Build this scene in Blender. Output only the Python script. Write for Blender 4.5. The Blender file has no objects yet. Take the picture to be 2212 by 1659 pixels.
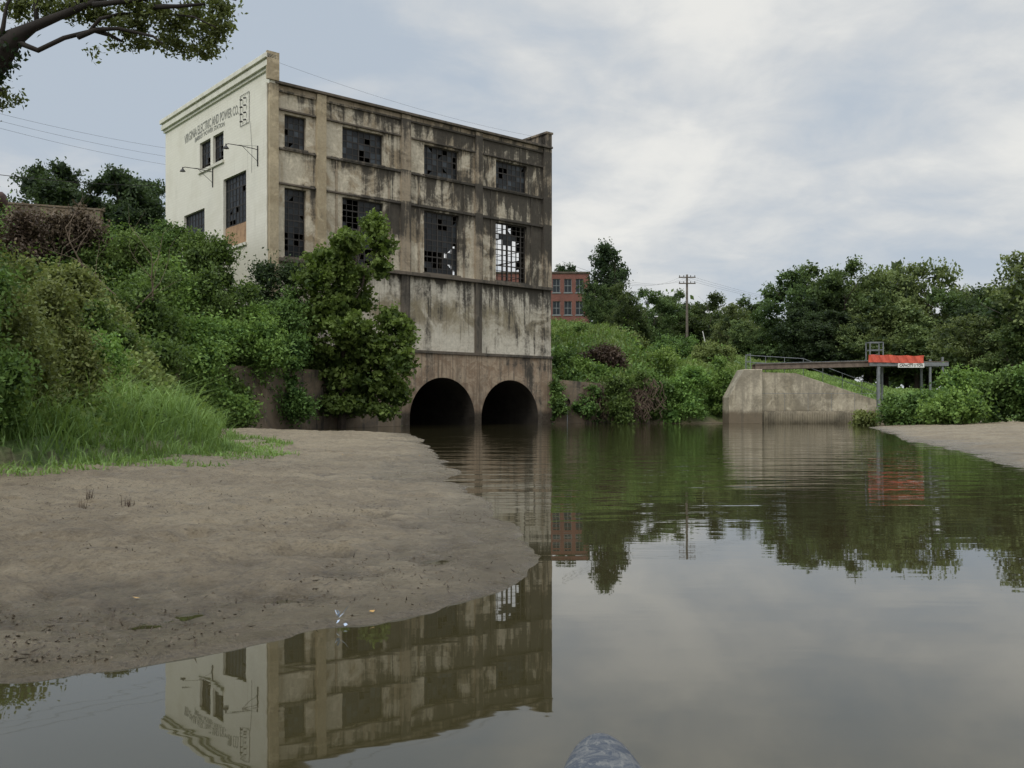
import bpy, math, random
import numpy as np
from mathutils import Vector, Matrix
random.seed(4); RNG=np.random.default_rng(7)
scn=bpy.context.scene; COL=scn.collection
scn.view_settings.view_transform='Standard'; scn.view_settings.look='None'; scn.view_settings.exposure=0
H=0.9; F=2050.0
def pt(px,py,d):
    "surveyed bearing/elevation (2212-wide plate units) and distance -> world metres"
    return Vector(((px-1106)/F*d, d, H+(885-py)/F*d))

# ------------------------------------------------------------ helpers
def tag(o,label=None,category=None,group=None,kind=None):
    if label: o["label"]=label
    if category: o["category"]=category
    if group: o["group"]=group
    if kind: o["kind"]=kind
    return o
def link(name,me,mat=None,parent=None):
    o=bpy.data.objects.new(name,me); COL.objects.link(o)
    if mat is not None and me is not None and len(me.materials)==0: me.materials.append(mat)
    if parent: o.parent=parent
    return o
def empty(name,loc=(0,0,0),rz=0):
    o=bpy.data.objects.new(name,None); COL.objects.link(o); o.location=loc; o.rotation_euler=(0,0,rz); o.empty_display_size=.3
    return o
def npmesh(name,V,Fq,shade=None,smooth=False):
    me=bpy.data.meshes.new(name); V=np.asarray(V,dtype=np.float32); Fq=np.asarray(Fq,dtype=np.int32)
    n=len(Fq); k=Fq.shape[1]
    me.vertices.add(len(V)); me.vertices.foreach_set("co",V.ravel())
    me.loops.add(n*k); me.loops.foreach_set("vertex_index",Fq.ravel())
    me.polygons.add(n); me.polygons.foreach_set("loop_start",np.arange(n,dtype=np.int32)*k)
    try: me.polygons.foreach_set("loop_total",np.full(n,k,dtype=np.int32))
    except Exception: pass
    if smooth: me.polygons.foreach_set("use_smooth",np.ones(n,dtype=bool))
    me.update(calc_edges=True)
    if shade is not None:
        a=me.attributes.new("shade",'FLOAT','POINT'); a.data.foreach_set("value",np.asarray(shade,dtype=np.float32))
    return me
class MB:
    def __init__(s): s.v=[]; s.f=[]
    def box(s,x0,x1,y0,y1,z0,z1,m=None):
        i=len(s.v)
        P=[(x0,y0,z0),(x1,y0,z0),(x1,y1,z0),(x0,y1,z0),(x0,y0,z1),(x1,y0,z1),(x1,y1,z1),(x0,y1,z1)]
        if m: P=[m(*p) for p in P]
        s.v+=P; s.f+=[(i,i+3,i+2,i+1),(i+4,i+5,i+6,i+7),(i,i+1,i+5,i+4),(i+1,i+2,i+6,i+5),(i+2,i+3,i+7,i+6),(i+3,i,i+4,i+7)]
    def quad(s,a,b,c,d):
        i=len(s.v); s.v+=[tuple(a),tuple(b),tuple(c),tuple(d)]; s.f.append((i,i+1,i+2,i+3))
    def prism(s,prof,y0,y1):
        i=len(s.v); n=len(prof)
        s.v+=[(x,y0,z) for x,z in prof]+[(x,y1,z) for x,z in prof]
        s.f.append(tuple(range(i,i+n))); s.f.append(tuple(range(i+2*n-1,i+n-1,-1)))
        for k in range(n):
            j=(k+1)%n; s.f.append((i+k,i+n+k,i+n+j,i+j))
    def tube(s,pts,rad,n=6,cap=True):
        pts=[Vector(p) for p in pts]; rad=rad if isinstance(rad,(list,tuple)) else [rad]*len(pts)
        base=len(s.v); prev=None
        for k,p in enumerate(pts):
            d=(pts[min(k+1,len(pts)-1)]-pts[max(k-1,0)]).normalized()
            a=d.orthogonal().normalized() if prev is None else (prev-d*prev.dot(d)).normalized()
            prev=a; b=d.cross(a)
            for q in range(n):
                t=2*math.pi*q/n; s.v.append(tuple(p+(a*math.cos(t)+b*math.sin(t))*rad[k]))
        for k in range(len(pts)-1):
            for q in range(n):
                r=(q+1)%n; s.f.append((base+k*n+q,base+k*n+r,base+(k+1)*n+r,base+(k+1)*n+q))
        if cap:
            s.f.append(tuple(base+q for q in range(n-1,-1,-1))); e=base+(len(pts)-1)*n; s.f.append(tuple(e+q for q in range(n)))
    def obj(s,name,mat,parent=None,smooth=False,bevel=0):
        me=bpy.data.meshes.new(name); me.from_pydata(s.v,[],s.f); me.update()
        if smooth:
            for p in me.polygons: p.use_smooth=True
        o=link(name,me,mat,parent)
        if bevel:
            b=o.modifiers.new("bevel",'BEVEL'); b.width=bevel; b.segments=2; b.limit_method='ANGLE'
        return o
# ------------------------------------------------------------ node helpers
def nd(nt,typ,ins=None,**props):
    n=nt.nodes.new(typ)
    for k,v in props.items(): setattr(n,k,v)
    for k,v in (ins or {}).items():
        sock=n.inputs[k]
        if isinstance(v,bpy.types.NodeSocket): nt.links.new(v,sock)
        else: sock.default_value=v
    return n
def M(nt,op,a,b=0.0,c=None,clamp=False):
    ins={0:a,1:b}
    if c is not None: ins[2]=c
    return nd(nt,'ShaderNodeMath',ins,operation=op,use_clamp=clamp).outputs[0]
def mixc(nt,f,a,b,blend='MIX'):
    n=nt.nodes.new('ShaderNodeMix'); n.data_type='RGBA'; n.blend_type=blend
    for s,v in ((n.inputs[0],f),(n.inputs[6],a),(n.inputs[7],b)):
        if isinstance(v,bpy.types.NodeSocket): nt.links.new(v,s)
        else: s.default_value=v if not isinstance(v,tuple) else (*v[:3],1)
    return n.outputs[2]
def mrange(nt,v,a,b,c=0.,d=1.,smooth=True):
    return nd(nt,'ShaderNodeMapRange',{0:v,1:a,2:b,3:c,4:d},interpolation_type='SMOOTHSTEP' if smooth else 'LINEAR').outputs[0]
def noise(nt,vec,scale,detail=5,rough=.55,dist=0.):
    return nd(nt,'ShaderNodeTexNoise',{'Vector':vec,'Scale':scale,'Detail':detail,'Roughness':rough,'Distortion':dist}).outputs[0]
def mapv(nt,vec,sc,loc=(0,0,0)):
    return nd(nt,'ShaderNodeMapping',{'Vector':vec,'Scale':sc,'Location':loc}).outputs[0]
def newmat(name):
    m=bpy.data.materials.new(name); m.use_nodes=True; nt=m.node_tree; nt.nodes.clear()
    out=nd(nt,'ShaderNodeOutputMaterial'); b=nd(nt,'ShaderNodeBsdfPrincipled'); nt.links.new(b.outputs[0],out.inputs[0])
    return m,nt,b,out
def setin(nt,b,**k):
    for n,v in k.items():
        s=b.inputs[n.replace('_',' ')]
        if isinstance(v,bpy.types.NodeSocket): nt.links.new(v,s)
        else: s.default_value=(*v,1) if isinstance(v,tuple) and len(v)==3 else v
def bump(nt,h,strength=.4,dist=.05,normal=None):
    ins={'Height':h,'Strength':strength,'Distance':dist}
    if normal: ins['Normal']=normal
    return nd(nt,'ShaderNodeBump',ins).outputs[0]
def simple(name,col,rough=.7,var=.25,scale=3.,metal=0.,dirt=None):
    m,nt,b,_=newmat(name); tc=nd(nt,'ShaderNodeTexCoord').outputs['Object']
    n=noise(nt,tc,scale,6,.6); n2=noise(nt,mapv(nt,tc,(scale*4,scale*4,scale*.5)),1,4,.6)
    d=dirt or tuple(c*.4 for c in col)
    c=mixc(nt,M(nt,'MULTIPLY',mrange(nt,n,.35,.75),var*2,clamp=True),col,d)
    c=mixc(nt,M(nt,'MULTIPLY',mrange(nt,n2,.45,.75),var,clamp=True),c,d)
    setin(nt,b,Base_Color=c,Roughness=rough,Metallic=metal,Normal=bump(nt,n,.2,.02))
    return m
def foliage(name,dark,light,trans=.30):
    m,nt,b,out=newmat(name)
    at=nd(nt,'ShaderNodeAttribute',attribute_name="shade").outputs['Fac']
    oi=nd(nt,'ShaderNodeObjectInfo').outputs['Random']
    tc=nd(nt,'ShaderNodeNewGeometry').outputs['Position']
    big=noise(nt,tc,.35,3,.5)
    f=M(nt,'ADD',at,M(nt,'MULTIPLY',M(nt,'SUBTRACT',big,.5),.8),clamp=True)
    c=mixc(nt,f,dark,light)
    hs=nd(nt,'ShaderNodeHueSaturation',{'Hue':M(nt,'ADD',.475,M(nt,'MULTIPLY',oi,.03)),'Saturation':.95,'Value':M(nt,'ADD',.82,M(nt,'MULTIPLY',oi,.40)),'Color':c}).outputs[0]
    setin(nt,b,Base_Color=hs,Roughness=.6); b.inputs['Specular IOR Level'].default_value=.2
    tr=nd(nt,'ShaderNodeBsdfTranslucent',{'Color':mixc(nt,.5,hs,(light[0]*1.3,light[1]*1.2,light[2]*.6))})
    mx=nd(nt,'ShaderNodeMixShader',{0:trans}); nt.links.new(b.outputs[0],mx.inputs[1]); nt.links.new(tr.outputs[0],mx.inputs[2]); nt.links.new(mx.outputs[0],out.inputs[0])
    return m

# ------------------------------------------------------------ materials
def concrete(name,light=(.49,.44,.345),tan=(.32,.255,.17),stain=1.0,ledges=(17.1,14.25,12.5,8.4),lowbrown=True,clean_left=True,fine=1.0,wetfoot=False):
    m,nt,b,_=newmat(name); tc=nd(nt,'ShaderNodeTexCoord').outputs['Object']
    sx=nd(nt,'ShaderNodeSeparateXYZ',{0:tc}); x=sx.outputs[0]; z=sx.outputs[2]
    n1=noise(nt,tc,.5,8,.66,1.0); n2=noise(nt,mapv(nt,tc,(1.9,1.9,.18)),1,8,.70,.5)
    n3=noise(nt,tc,7,8,.7); n4=noise(nt,mapv(nt,tc,(1,1,1),(9,3,5)),1.1,9,.7,.8)
    n5=noise(nt,mapv(nt,tc,(6,6,.22),(3,1,2)),1,6,.6)
    c=mixc(nt,mrange(nt,n1,.42,.60),light,tan)
    c=mixc(nt,mrange(nt,n4,.52,.62,0,.8),c,tuple(min(.66,v*1.3) for v in light))
    if lowbrown:
        mz=M(nt,'ADD',z,M(nt,'MULTIPLY',M(nt,'SUBTRACT',n4,.5),2.5))
        c=mixc(nt,mrange(nt,z,8.2,8.4,.65,0),c,(.60,.57,.49))
        moss=M(nt,'MULTIPLY',mrange(nt,mz,4.9,6.3),mrange(nt,mz,6.6,7.6,1,0))
        c=mixc(nt,M(nt,'MULTIPLY',M(nt,'MULTIPLY',moss,.8),mrange(nt,n1,.42,.55,.35,1)),c,(.19,.155,.085))
        low=mixc(nt,mrange(nt,n4,.44,.58),(.24,.162,.105),(.37,.285,.20)); low=mixc(nt,mrange(nt,n5,.48,.62,0,.6),low,(.12,.085,.06))
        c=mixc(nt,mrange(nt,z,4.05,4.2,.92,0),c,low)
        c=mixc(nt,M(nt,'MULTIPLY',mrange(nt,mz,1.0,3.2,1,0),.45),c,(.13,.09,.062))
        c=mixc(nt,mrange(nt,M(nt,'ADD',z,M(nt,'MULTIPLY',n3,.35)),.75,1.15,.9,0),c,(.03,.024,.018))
    if wetfoot: c=mixc(nt,mrange(nt,M(nt,'ADD',z,M(nt,'MULTIPLY',n4,.5)),.85,1.25,.85,0),c,(.12,.09,.058))
    tot=None
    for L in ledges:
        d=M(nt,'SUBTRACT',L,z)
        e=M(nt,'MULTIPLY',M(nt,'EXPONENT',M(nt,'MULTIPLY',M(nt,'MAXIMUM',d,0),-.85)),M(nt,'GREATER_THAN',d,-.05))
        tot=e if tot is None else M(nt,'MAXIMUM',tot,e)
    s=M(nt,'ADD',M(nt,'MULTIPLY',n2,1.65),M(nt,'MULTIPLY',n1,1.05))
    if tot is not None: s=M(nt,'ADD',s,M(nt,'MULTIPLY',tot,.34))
    s=M(nt,'ADD',s,M(nt,'MULTIPLY',n3,.35))
    if clean_left:
        s=M(nt,'ADD',s,mrange(nt,x,2.0,8.0,-.24,0)); s=M(nt,'ADD',s,mrange(nt,x,11.,19.,0,.15))
    if lowbrown: s=M(nt,'ADD',s,mrange(nt,z,8.0,8.6,-.14,0))
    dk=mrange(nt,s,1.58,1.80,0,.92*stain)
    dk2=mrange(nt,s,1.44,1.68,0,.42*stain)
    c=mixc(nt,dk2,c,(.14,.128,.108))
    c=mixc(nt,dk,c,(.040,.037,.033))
    c=mixc(nt,mrange(nt,n5,.57,.68,0,.55*stain),c,(.085,.070,.055))
    c=mixc(nt,M(nt,'MULTIPLY',mrange(nt,n3,.35,.7,.0,.3),fine),c,(.12,.105,.08))
    bw=M(nt,'ABSOLUTE',M(nt,'SINE',M(nt,'MULTIPLY',z,5.2)))
    line=mrange(nt,bw,0,.05,1,0)
    c=mixc(nt,M(nt,'MULTIPLY',line,.2),c,(.08,.07,.05))
    hgt=M(nt,'ADD',M(nt,'MULTIPLY',n3,.6),M(nt,'MULTIPLY',line,-.3))
    setin(nt,b,Base_Color=c,Roughness=.9,Normal=bump(nt,hgt,.6,.03)); b.inputs['Specular IOR Level'].default_value=.2
    return m
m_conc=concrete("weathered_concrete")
m_pil=concrete("stained_pilaster",light=(.32,.265,.195),tan=(.21,.165,.112),stain=1.)
m_pier=concrete("tan_pier",light=(.40,.335,.23),tan=(.32,.26,.17),stain=.45,lowbrown=False,ledges=(17.3,))
m_ledge=concrete("dark_ledge",light=(.12,.10,.08),tan=(.07,.06,.048),stain=1.,lowbrown=False)
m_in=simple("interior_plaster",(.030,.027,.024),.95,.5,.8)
m_weirc=concrete("weir_concrete",light=(.42,.375,.285),tan=(.33,.29,.21),stain=.30,ledges=(3.4,),lowbrown=False,clean_left=False,wetfoot=True)
m_bankwall=concrete("brown_wall",light=(.175,.135,.095),tan=(.11,.082,.058),stain=.95,ledges=(),lowbrown=False,clean_left=False)
def cream():
    m,nt,b,_=newmat("cream_painted_brick"); tc=nd(nt,'ShaderNodeTexCoord').outputs['Object']
    s=nd(nt,'ShaderNodeSeparateXYZ',{0:tc}); v=nd(nt,'ShaderNodeCombineXYZ',{0:s.outputs[1],1:s.outputs[2],2:0.}).outputs[0]
    br=nd(nt,'ShaderNodeTexBrick',{'Vector':v,'Scale':1.,'Mortar Size':.010,'Mortar Smooth':.5,'Brick Width':.42,'Row Height':.15,'Color1':(.69,.665,.575,1),'Color2':(.665,.64,.55,1),'Mortar':(.60,.575,.49,1)})
    n1=noise(nt,tc,.5,8,.6,.4); n2=noise(nt,mapv(nt,tc,(2.5,2.5,.2)),1,7,.65); n3=noise(nt,tc,9,6,.7)
    c=mixc(nt,mrange(nt,n1,.45,.7,0,.35),br.outputs[0],(.52,.49,.39))
    c=mixc(nt,mrange(nt,n2,.56,.74,0,.45),c,(.32,.30,.24))
    c=mixc(nt,mrange(nt,n3,.62,.8,0,.3),c,(.34,.32,.26))
    c=mixc(nt,mrange(nt,M(nt,'ADD',s.outputs[2],M(nt,'MULTIPLY',n1,2)),9.6,11.5,.4,0),c,(.30,.28,.2))
    setin(nt,b,Base_Color=c,Roughness=.75,Normal=bump(nt,M(nt,'ADD',M(nt,'MULTIPLY',br.outputs['Fac'],-.4),n3),.25,.015))
    return m
m_cream=cream()
m_trim=simple("cream_trim",(.66,.64,.55),.7,.25,1.5,dirt=(.36,.34,.27))
m_frame=simple("rusty_window_steel",(.035,.03,.026),.7,.3,5)
def glassm():
    m,nt,b,_=newmat("dirty_glass"); g=nd(nt,'ShaderNodeAttribute',attribute_name="shade").outputs['Fac']
    tc=nd(nt,'ShaderNodeTexCoord').outputs['Object']; n=noise(nt,tc,3,5,.6)
    c=mixc(nt,M(nt,'MULTIPLY',g,n),(.009,.011,.013),(.09,.11,.13)); setin(nt,b,Base_Color=c,Roughness=.35); b.inputs['Specular IOR Level'].default_value=.25
    return m
m_glass=glassm()
m_letter=simple("faded_black_paint",(.12,.13,.125),.8,.55,7,dirt=(.36,.35,.29))
m_wood=simple("weathered_plywood",(.40,.25,.14),.8,.35,3)
m_dark=simple("black_iron",(.03,.028,.026),.6,.2,5)
m_galv=simple("galvanised_steel",(.22,.235,.245),.55,.3,4,.4)
m_rust=simple("rusty_beam",(.17,.13,.10),.7,.4,3)
m_white=simple("white_sign_paint",(.7,.7,.67),.5,.1,3)
m_black=simple("sign_black",(.01,.01,.01),.6,.1,3)
m_orange=simple("orange_netting",(.64,.115,.065),.75,.4,4,dirt=(.40,.07,.05))
m_bark=simple("bark",(.09,.07,.055),.95,.4,4)
m_barkd=simple("wet_dark_bark",(.022,.017,.013),.95,.4,4)
m_pole=simple("pole_timber",(.16,.135,.11),.9,.4,2)
m_brown=simple("dead_vine",(.12,.085,.06),.95,.4,4)
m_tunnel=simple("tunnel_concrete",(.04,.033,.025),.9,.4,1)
f_tree=foliage("tree_leaves",(.018,.038,.013),(.118,.180,.055))
f_treed=foliage("dark_tree_leaves",(.012,.027,.012),(.075,.125,.048))
f_tree2=foliage("pale_tree_leaves",(.032,.058,.022),(.19,.255,.085))
f_bush=foliage("bush_leaves",(.026,.058,.014),(.145,.245,.058))
f_bright=foliage("bright_leaves",(.038,.088,.018),(.20,.33,.07))
f_olive=foliage("olive_leaves",(.055,.08,.022),(.23,.285,.09))
f_dead=foliage("dead_leaves",(.03,.02,.014),(.14,.105,.07),.1)
f_grass=foliage("grass_blades",(.06,.12,.026),(.25,.39,.11),.3)
f_hill=foliage("hillside_grass",(.06,.11,.025),(.22,.32,.09),.3)
f_near=foliage("near_leaves",(.035,.055,.016),(.20,.26,.095),.45)
f_syc=foliage("sycamore_leaves",(.032,.072,.015),(.175,.29,.062))

# ------------------------------------------------------------ terrain
_tab=RNG.random((256,256))
def vn(x,y,s,o=0):
    x=np.asarray(x)*s+o*17.3; y=np.asarray(y)*s+o*9.1
    xi=np.floor(x).astype(int); yi=np.floor(y).astype(int); fx=x-xi; fy=y-yi
    fx=fx*fx*(3-2*fx); fy=fy*fy*(3-2*fy)
    g=lambda a,b:_tab[a&255,b&255]
    return (g(xi,yi)*(1-fx)+g(xi+1,yi)*fx)*(1-fy)+(g(xi,yi+1)*(1-fx)+g(xi+1,yi+1)*fx)*fy-.5
def sst(t): t=np.clip(t,0,1); return t*t*(3-2*t)
def sdist(x,y,poly):
    "positive inside"
    P=np.array(poly,float); d=np.full(np.shape(x),1e9); ins=np.zeros(np.shape(x),bool)
    for i in range(len(P)):
        a=P[i]; b=P[(i+1)%len(P)]; e=b-a; L=e@e
        t=np.clip(((x-a[0])*e[0]+(y-a[1])*e[1])/L,0,1)
        d=np.minimum(d,np.hypot(x-a[0]-t*e[0],y-a[1]-t*e[1]))
        if a[1]!=b[1]:
            c=((a[1]>y)!=(b[1]>y))&(x<(b[0]-a[0])*(y-a[1])/(b[1]-a[1])+a[0]); ins^=c
    return np.where(ins,d,-d)
CX,CY=-12.17,47.7; UX,UY=.7654,.6435; BL,BW=19.2,14.4
def bl(s,w): return (CX+s*UX-w*UY, CY+s*UY+w*UX)
WATER=[(-60,-80),(-40,-10),(-12,1.3),(-4,2.8),(-1.68,3.08),(-1.33,3.27),(-1.0,3.60),(-.70,3.93),(-.37,4.24),(-.10,4.73),(.06,5.3),(.08,5.9),(-.05,6.96),(-.40,9.7),(-.85,13.7),(-1.6,19.4),(-3.0,30.7),(-3.8,35),(-6,38),(-10.5,38.8),(-13.4,37.2),(-10.1,43.9),(-6.4,51.8),bl(8.05,0),bl(8.05,8),bl(18.6,8),bl(18.6,0),(2.9,60.4),(5.5,61.3),(12,61.8),(13.8,62.6),(23.6,62.6),(22,54),(18,48),(14.5,36),(11.5,28),(9.5,20),(8.1,15),(9,8),(14,0),(60,-80)]
UP=[(-6.4,52.6),(-10.35,44.3),(-14,36.2),(-14.6,31.5),(-12.2,27),(-8.0,24.3),(-6.5,21.5),(-5.5,17.5),(-5.6,12),(-8.0,7),(-16,0),(-45,-25),(-400,-80),(-1500,-80),(-1500,1700),(1500,1700),(1500,0),(200,30),(60,46),(30,53),(25.4,57),(24.3,63.6),(13.9,63.6),(12.5,62.4),(5.5,61.9),(2.6,60.9),bl(19.6,.6),bl(19.6,9),bl(7.6,9)]
def height(x,y,info=False):
    x=np.asarray(x,float); y=np.asarray(y,float)
    dw=sdist(x,y,WATER); du=sdist(x,y,UP)
    nearb=sst((42-y)/3)*sst((y-3)/4)
    dw=dw+nearb*(vn(x,y,.55,21)*.34+vn(x,y,1.5,22)*.24+vn(x,y,3.7,23)*.14)+(vn(x,y,4,24)*.06+vn(x,y,9,25)*.04)*(y<42)
    dn=np.maximum(-dw,0)
    rough=vn(x,y,.5)*.08+vn(x,y,1.7,1)*.05+vn(x,y,4.5,2)*.040-np.maximum(vn(x,y,3.3,15)-.18,0)*.22+vn(x,y,10,3)*.034+vn(x,y,22,4)*.018
    mud=.030*(1-np.exp(-dn/.06))-.006+np.minimum(.25,dn*.036)+rough*(.15+.85*sst(dn/.9))
    mud=np.where(y>42,np.maximum(mud,-.02),mud)
    z=np.where(dw>0,-np.minimum(.8,dw*.25)-.006,mud)
    d=np.maximum(du,0)
    wr=sst((x+8)/10)
    baseL=.30+2.3*sst((y-30)/5); zl=baseL*sst(d/.35)*1.0+(8.0-1.3*sst((-x-16)/8))*sst(d/14.)
    baseR=.35+2.2*(1-sst((x-8)/4)); g=1-.86*sst((x-6)/42)
    zr=baseR*sst(d/.35)+11.3*(1-np.exp(-d/36))*g+ .02*d*(x>20)+wr*(vn(x,y,.09,31)*1.6)*sst(d/8)*sst((30-x)/15)
    zu=zl*(1-wr)+zr*wr+ (vn(x,y,.25,6)*.8+vn(x,y,.8,7)*.3)*sst(d/4)
    low=np.where(dw>0,z,np.maximum(mud,0.02))
    z=np.where(du>0,low*(1-sst(d/.35))+np.maximum(zu,low),z)
    s=(x-CX)*UX+(y-CY)*UY; w=-(x-CX)*UY+(y-CY)*UX
    inb=(s>.7)&(s<BL-.7)&(w>.6)&(w<BW-.7)
    z=np.where(inb,-.8,z)
    if info: return z,dw,du
    return z
def gz(x,y): return float(height(np.array([x]),np.array([y]))[0])
xs=np.concatenate([np.linspace(-1400,-70,22),np.arange(-68,-15,1.0),np.arange(-15,-5,.08),np.arange(-5,1,.025),np.arange(1,9,.10),np.arange(9,60,.6),np.linspace(61,1400,26)])
ys=np.concatenate([np.arange(-75,0,5),np.arange(0,2.4,.3),np.arange(2.4,8,.025),np.arange(8,20,.07),np.arange(20,45,.2),np.arange(45,72,.3),np.arange(72,160,2),np.linspace(162,1600,26)])
X,Y=np.meshgrid(xs,ys); Z,DW,DU=height(X,Y,True)
nx,ny=len(xs),len(ys); idx=np.arange(nx*ny).reshape(ny,nx)
Fq=np.stack([idx[:-1,:-1],idx[:-1,1:],idx[1:,1:],idx[1:,:-1]],-1).reshape(-1,4)
gr=sst((DU+.3+vn(X,Y,.7,8)*1.4+vn(X,Y,4,9)*.8)/.8)
me=npmesh("ground",np.stack([X,Y,Z],-1).reshape(-1,3),Fq,gr.ravel(),True)
m,nt,b,_=newmat("mud_and_turf"); pos=nd(nt,'ShaderNodeNewGeometry').outputs['Position']
g=nd(nt,'ShaderNodeAttribute',attribute_name="shade").outputs['Fac']; z=nd(nt,'ShaderNodeSeparateXYZ',{0:pos}).outputs[2]
n1=noise(nt,pos,.6,8,.6,.5); n2=noise(nt,pos,6,10,.78,.4); n3=noise(nt,pos,42,6,.75); n4=noise(nt,pos,2.0,8,.68,1.2)
vor=nd(nt,'ShaderNodeTexVoronoi',{'Vector':mapv(nt,pos,(1,1,.2)),'Scale':9.,'Randomness':1.}).outputs[0]
c=mixc(nt,mrange(nt,n1,.38,.62),(.285,.232,.150),(.205,.162,.102))
c=mixc(nt,mrange(nt,n2,.52,.59,0,.5),c,(.115,.090,.060)); c=mixc(nt,mrange(nt,n2,.40,.47,.4,0),c,(.34,.285,.195))
c=mixc(nt,mrange(nt,n3,.53,.60,0,.55),c,(.085,.067,.045)); c=mixc(nt,mrange(nt,n3,.36,.44,.5,0),c,(.34,.285,.20))
c=mixc(nt,mrange(nt,n4,.56,.66,0,.35),c,(.12,.097,.068))
c=mixc(nt,mrange(nt,vor,.06,.15,.5,0),c,(.07,.055,.038))
zz=M(nt,'ADD',z,M(nt,'MULTIPLY',M(nt,'SUBTRACT',n4,.5),.06)); wet=mrange(nt,zz,.008,.075,1,0)
c=mixc(nt,M(nt,'MULTIPLY',wet,.5),c,(.075,.064,.050))
gcol=mixc(nt,mrange(nt,n4,.35,.65),(.07,.13,.03),(.15,.22,.06)); gcol=mixc(nt,mrange(nt,n2,.5,.7,0,.5),gcol,(.08,.085,.03))
c=mixc(nt,g,c,gcol)
hh=M(nt,'ADD',M(nt,'MULTIPLY',n2,1.6),M(nt,'ADD',M(nt,'MULTIPLY',n3,.30),M(nt,'MULTIPLY',n4,.8)))
rgh=M(nt,'SUBTRACT',.62,M(nt,'MULTIPLY',wet,.36)); rgh=M(nt,'SUBTRACT',rgh,mrange(nt,n4,.52,.66,0,.18))
setin(nt,b,Base_Color=c,Roughness=rgh,Normal=bump(nt,hh,.9,.08)); b.inputs['Specular IOR Level'].default_value=.4
o=link("ground",me,m); tag(o,"brown tidal mud flat rising to grassy river banks","ground",kind="structure")
# water
mb=MB(); mb.quad((-400,-200,0),(400,-200,0),(400,110,0),(-400,110,0)); 
m,nt,b,_=newmat("river_water"); pos=nd(nt,'ShaderNodeNewGeometry').outputs['Position']
yy=nd(nt,'ShaderNodeSeparateXYZ',{0:pos}).outputs[1]
w1=noise(nt,mapv(nt,pos,(.40,1.5,1)),1.0,3,.45,.6); w2=noise(nt,mapv(nt,pos,(.6,2.2,1),(4,2,0)),3.0,2,.5,.3)
amp=M(nt,'ADD',.10,M(nt,'MULTIPLY',mrange(nt,yy,5,14),1.15))
hh=M(nt,'MULTIPLY',M(nt,'ADD',w1,M(nt,'MULTIPLY',w2,.16)),amp)
setin(nt,b,Base_Color=(.037,.032,.015),Roughness=.015,IOR=1.58,Normal=bump(nt,hh,.38,.035))
o=mb.obj("water",m); tag(o,"calm murky brown river reflecting building and sky","water",kind="structure")

# ------------------------------------------------------------ foliage builders
def leafquads(C,size,shade,rng,up=.5,asp=.55):
    N=len(C); n=rng.normal(size=(N,3)); n[:,2]+=up; n/=np.linalg.norm(n,axis=1)[:,None]
    t=np.cross(n,rng.normal(size=(N,3))); t/=np.linalg.norm(t,axis=1)[:,None]; bb=np.cross(n,t)
    s=(np.asarray(size)*(.6+.8*rng.random(N)))[:,None]
    V=np.stack([C-t*s,C+bb*s*asp-n*s*.15,C+t*s,C-bb*s*asp-n*s*.15],1).reshape(-1,3)
    return V,np.arange(N*4).reshape(-1,4),np.repeat(shade,4)
def crown(lobes,n,rc,rng,core=.12,cl=22,hollow=.62):
    L=np.array(lobes,float); wt=(L[:,3]*L[:,5]+L[:,4]*L[:,5]+L[:,3]*L[:,4]); wt/=wt.sum()
    nc=max(6,n//cl); li=rng.choice(len(L),nc,p=wt); d=rng.normal(size=(nc,3)); d/=np.linalg.norm(d,axis=1)[:,None]
    rad=hollow+(1.12-hollow)*rng.random(nc)**.6
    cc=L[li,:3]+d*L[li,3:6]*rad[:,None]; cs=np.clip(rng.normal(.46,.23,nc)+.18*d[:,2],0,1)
    ci=rng.integers(0,nc,n); r=rc*(.6+.8*rng.random(nc))
    off=rng.normal(size=(n,3))*np.array([.55,.55,.38])
    C=cc[ci]+off*r[ci][:,None]; sh=np.clip(cs[ci]+rng.normal(0,.12,n),0,1)
    k=int(n*core); li=rng.choice(len(L),k,p=wt); d=rng.normal(size=(k,3)); d/=np.linalg.norm(d,axis=1)[:,None]
    C2=L[li,:3]+d*L[li,3:6]*(.75*rng.random(k)**.4)[:,None]
    return C,sh,C2
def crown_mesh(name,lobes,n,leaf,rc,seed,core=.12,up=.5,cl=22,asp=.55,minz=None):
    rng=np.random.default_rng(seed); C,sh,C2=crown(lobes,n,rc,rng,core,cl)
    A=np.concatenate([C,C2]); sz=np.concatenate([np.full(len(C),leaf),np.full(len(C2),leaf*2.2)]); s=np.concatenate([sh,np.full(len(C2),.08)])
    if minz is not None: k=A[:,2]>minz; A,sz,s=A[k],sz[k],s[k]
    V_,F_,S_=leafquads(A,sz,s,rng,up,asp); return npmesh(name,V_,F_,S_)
def bush(px,top,bot,wid,d,mat,label,n=4500,leaf=.10,rc=.38,seed=0,depth=.9,grp=None,name="bush",core=.2):
    sc=d/F; c=pt(px,0,d); r=wid*sc/2; z1=H+(885-top)*sc; z0=H+(885-bot)*sc; rs=np.random.default_rng(seed+100)
    g=gz(c.x,d); z0=min(z0,max(g,z1-8)); o3=np.array([c.x,d,z0]); L=[]
    hgt=z1-z0
    L.append((0,0,hgt*.36,r*.62,r*.62*depth,hgt*.38))
    for i in range(13):
        a=rs.random()*6.28; q=rs.random(); rr=r*(.17+.24*rs.random())
        hz=hgt*(.10+.80*q); sp=r*(1.05-.60*q)*(.6+.5*rs.random())
        L.append((math.cos(a)*sp,math.sin(a)*sp*depth,min(hz,hgt-rr*.4),rr,rr,rr*(.8+.5*rs.random())))
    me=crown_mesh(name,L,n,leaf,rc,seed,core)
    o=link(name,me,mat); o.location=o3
    tag(o,label,"bush",grp); return o
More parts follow.
